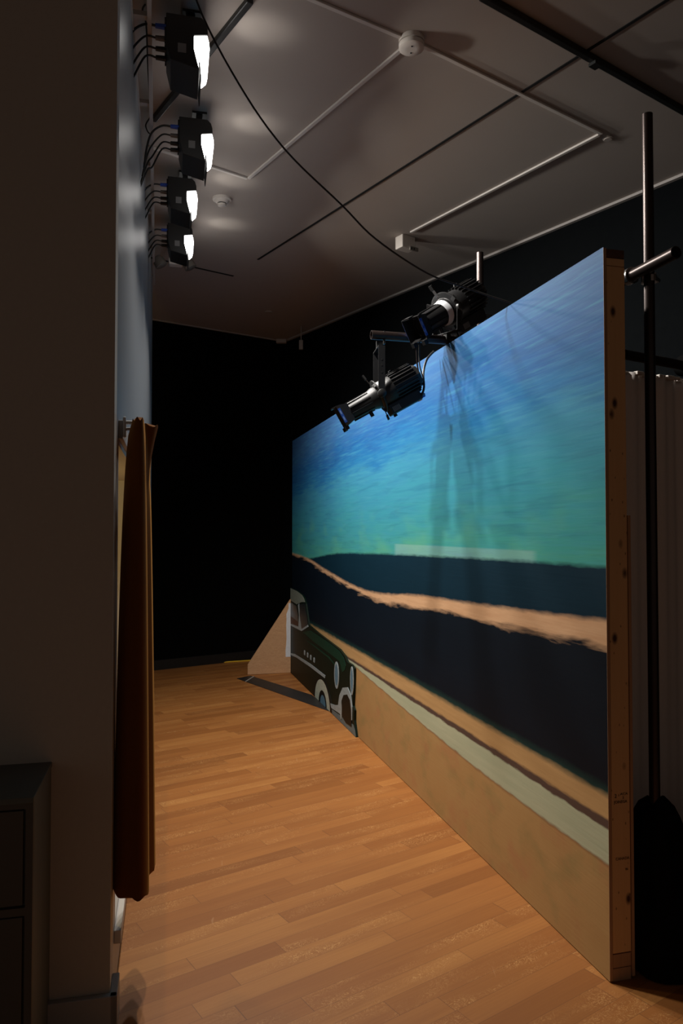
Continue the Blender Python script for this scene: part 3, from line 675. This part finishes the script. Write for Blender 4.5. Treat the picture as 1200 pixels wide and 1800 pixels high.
    mb = MB(); yk = Matrix((H, -S, Z)).transposed().to_4x4()
    for s in (1, -1):
        y0, y1 = sorted((s * .088 * K, s * .092 * K)); z0, z1 = sorted((-.02 * (1 if zz > 0 else -1), zz)); mb.box(-.017, .017, y0, y1, z0, z1, yk)
    z0, z1 = sorted((zz, zz + (.004 if zz > 0 else -.004))); mb.box(-.017, .017, -.092 * K, .092 * K, z0, z1, yk)
    yo = mb.build('yoke', 'gloss_black', r)
    for s in (1, -1):
        for f_ in (.45, .6, .72): MB().revolve([(0, .005), (.0008, .005)], 10, Matrix.Translation((yk @ Vector((0, s * .0921 * K, zz * f_)))) @ Matrix((S * -s, F, U)).transposed().to_4x4()).build('yoke_hole', 'gap', yo)
    # hook clamp from crosspiece to the pipe
    sg = 1 if zz > 0 else -1
    mb = MB(); mb.box(-.014, .014, -.012, .012, min(zz, zz + sg * .045), max(zz, zz + sg * .045), yk)
    mb.box(-.03, -.022, -.012, .012, zz + sg * .03 - .0, zz + sg * .095, yk) if sg > 0 else mb.box(-.03, -.022, -.012, .012, zz - .095, zz - .03, yk)
    mb.build('hook_clamp', 'black_metal', r)
    return r, T
GR = 'profile spotlights at the backdrop top'
s1c = Vector((.190, 3.74, 2.178))
sp1, T1 = spotlight(s1c, (-.86, -.10, -.49), .235, 'lower black profile spotlight hanging in front of the painted sky', GR, K=.87)
s2c = Vector((.545, 3.82, 2.635))
sp2, T2 = spotlight(s2c, (-.70, -.50, -.52), -.115, 'upper black profile spotlight above the backdrop edge, silver tape on barrel', GR, True)
# connector and cable of the lower one
pk = MB().tube([T1((-.19, 0, -.115)), T1((-.24, 0, -.115))], .014, 12).build('power_plug', 'blue_plastic', sp1, smooth=True)
MB().tube([T1((-.19, 0, -.13)), T1((-.215, 0, -.13))], .008, 8).build('plug_band', 'orange', pk)
base = s1c
def rel(x, y, d, c): return ond(x, y, d) - c
cab = cm([T1((-.24, 0, -.115)), rel(742, 693, 3.72, base), rel(745, 680, 3.75, base), rel(744, 655, 3.8, base), rel(750, 632, 3.85, base), rel(762, 618, 3.9, base)], 6)
MB().tube(cab, .006, 8).build('power_cable', 'rubber', sp1, smooth=True)
cab = cm([T1((-.255, 0, -.02)), rel(738, 670, 3.74, base), rel(733, 640, 3.75, base), rel(731, 600, 3.74, base)], 6)
MB().tube(cab, .0045, 8).build('safety_cable', 'steel', sp1, smooth=True)
cab = cm([T1((-.26, 0, .0)), rel(744, 668, 3.76, base), rel(737, 640, 3.77, base), rel(737, 600, 3.76, base)], 6)
MB().tube(cab, .0035, 8).build('data_cable', 'rubber', sp1, smooth=True)
pk = MB().tube([T2((-.19, 0, -.115)), T2((-.24, 0, -.115))], .014, 12).build('power_plug', 'blue_plastic', sp2, smooth=True)
MB().tube(cm([T2((-.24, 0, -.115)), T2((-.29, .01, -.15)), T2((-.27, .02, -.21)), Vector((.21, .20, -.17))], 6), .006, 8).build('power_cable', 'rubber', sp2, smooth=True)

# long cable drooping from the ceiling to the top of the backdrop
ptsc = [(318, -60, 2.75), (345, 0, 2.78), (420, 148, 2.85), (500, 262, 2.95), (600, 360, 3.05), (660, 420, 3.10), (750, 480, 3.16), (820, 506, 3.2), (860, 520, 3.19), (892, 537, 3.24), (900, 560, 3.27)]
pw_ = [ond(*q_) for q_ in ptsc]
pw_[0].z = CEIL; pw_[-1] = FP @ Vector((L - .67, .115, 2.42)); pw_[-2] = FP @ Vector((L - .68, .03, 2.468))
o = MB().tube(cm(pw_, 6), .0038, 8).build('hanging_cable', 'rubber', smooth=True); tag(o, 'long thin black cable drooping across the ceiling to the backdrop top edge', 'cable')

# ---------------------------------------------------------------- rust curtain at the set window
def cpt(x, d, z):     # world point under image column x at distance d, height z
    a = (x - 600) / 1308; return Vector((a * (d * math.cos(P15) + (z - EYE) * math.sin(P15)), d, z))
C0 = FS.translation
# cross-section control: (wall-distance w, along u) and scale with height
def sect(z):
    t = min(1, max(0, (1.855 - z) / 1.49)); s_ = t ** .45          # 0 at the top, 1 at the hem
    # key points: near-left fold, near-front fold, inner valley, far fold
    def q(x0, x1, d0, d1): x = x0 + (x1 - x0) * s_; return cpt(x, d0 + (d1 - d0) * s_, z)
    fl = max(0, 1 - t / .12)                                          # flare of the leading edge at the top
    waist = math.exp(-((t - .07) / .05) ** 2) * 8
    pts = [q(233, 198, 2.42, 2.40), q(236, 207, 2.37, 2.33), q(243, 232, 2.36, 2.31), q(250, 252, 2.37, 2.31), q(253, 262, 2.40, 2.37), q(253, 260, 2.46, 2.46),
           q(256, 268, 2.50, 2.50), cpt(261 + 14 * fl - waist * .4 + 14 * max(0, s_ - .25) , 2.52, z), cpt(262 + 14 * fl - waist * .4 + 14 * max(0, s_ - .25), 2.58, z), q(252, 258, 2.64, 2.66), q(246, 240, 2.60, 2.62), q(240, 221, 2.52, 2.54)]
    return pts
rings = []
for k in range(31):
    z = 1.855 - (1.855 - .37) * k / 30
    ring = sect(z); m = len(ring); out_ = []
    for i in range(m):
        a, b, c, d = (ring[(i - 1) % m], ring[i], ring[(i + 1) % m], ring[(i + 2) % m])
        for kk in range(5):
            t = kk / 5; out_.append(.5 * ((2 * b) + (c - a) * t + (2 * a - 5 * b + 4 * c - d) * t * t + (3 * b - a - 3 * c + d) * t ** 3))
    if k in (0, 30):
        for i, v in enumerate(out_): v.z += .006 * math.sin(i * .9)
    rings.append([v - Vector((C0.x, C0.y, 0)) for v in out_])
cu = empty('curtain', Vector((C0.x, C0.y, 0))); tag(cu, 'rust-brown velvet curtain gathered at the near side of the set window', 'curtain')
MB().loft(rings).build('gathered_cloth', 'velvet', cu, smooth=True)
ra_ = cpt(232, 2.395, 1.845) ; rb_ = cpt(217, 2.37, 1.845)
mb = MB().tube([cpt(214, 2.385, 1.845), cpt(250, 2.42, 1.845), ], .008, 10); mb.build('x', 'white_plastic')
bpy.data.objects.remove(bpy.data.objects['x'])
rod = empty('curtain_rail', cpt(216, 2.43, 1.84)); tag(rod, 'small white curtain rail bracket at the top of the curtain', 'curtain rail')
c_ = rod.location
o = MB().box(-.012, .012, -.010, .0, -.035, .03).build('wall_plate', 'white_plastic', rod, bevel=.003); o.rotation_euler = (0, 0, math.atan2(.9747, -.2236))
MB().tube([cpt(217, 2.43, 1.853) - c_, cpt(246, 2.44, 1.853) - c_], .006, 8).build('bracket_arm', 'white_plastic', rod)
MB().tube([cpt(217, 2.43, 1.830) - c_, cpt(240, 2.44, 1.835) - c_], .005, 8).build('bracket_brace', 'white_plastic', rod)
MB().tube([cpt(244, 2.44, 1.847) - c_, cpt(244, 2.44, 1.847) - c_ + Vector((-.2236, .9747, 0)) * .6], .007, 8).build('rod', 'white_plastic', rod)

# ---------------------------------------------------------------- low cabinet at the left
FC = frame((-.8971, 2.3113 - .115, 0), (-.9747, -.2236))          # X left along the wall, +Y... towards the camera is +Y? (checked: -Y is away)
FC = Matrix.Translation(Vector((-.858, 2.222, 0))) @ frame((0, 0, 0), (-.9747, -.2236))
cb = empty('filing_cabinet', FC); tag(cb, 'low dark grey-green drawer cabinet against the brown wall at lower left', 'cabinet')
H_ = .815; D_ = .30
MB().box(0, .9, 0, D_ - .016, .0, H_ - .016).build('carcass', 'cabinet', cb, bevel=.002)
MB().box(-.002, .902, -.004, D_ + .004, H_ - .016, H_).build('cabinet_top', 'cabinet', cb, bevel=.002)
mb = MB(); mb.box(0, .018, D_ - .016, D_, 0, H_ - .016).box(.018, .9, D_ - .016, D_, H_ - .03, H_ - .016).box(.018, .9, D_ - .016, D_, .515, .535)
mb.build('front_frame', 'cabinet_face', cb)
for z0, z1 in ((.540, .780), (.20, .510), (.02, .195)):
    dr = MB().box(.024, .88, D_ - .016, D_ - .002, z0, z1).build('drawer', 'cabinet_face', cb, bevel=.002)
    MB().box(.35, .5, D_ - .002, D_ + .01, z1 - .05, z1 - .035).build('drawer_handle', 'cabinet', dr, bevel=.002)
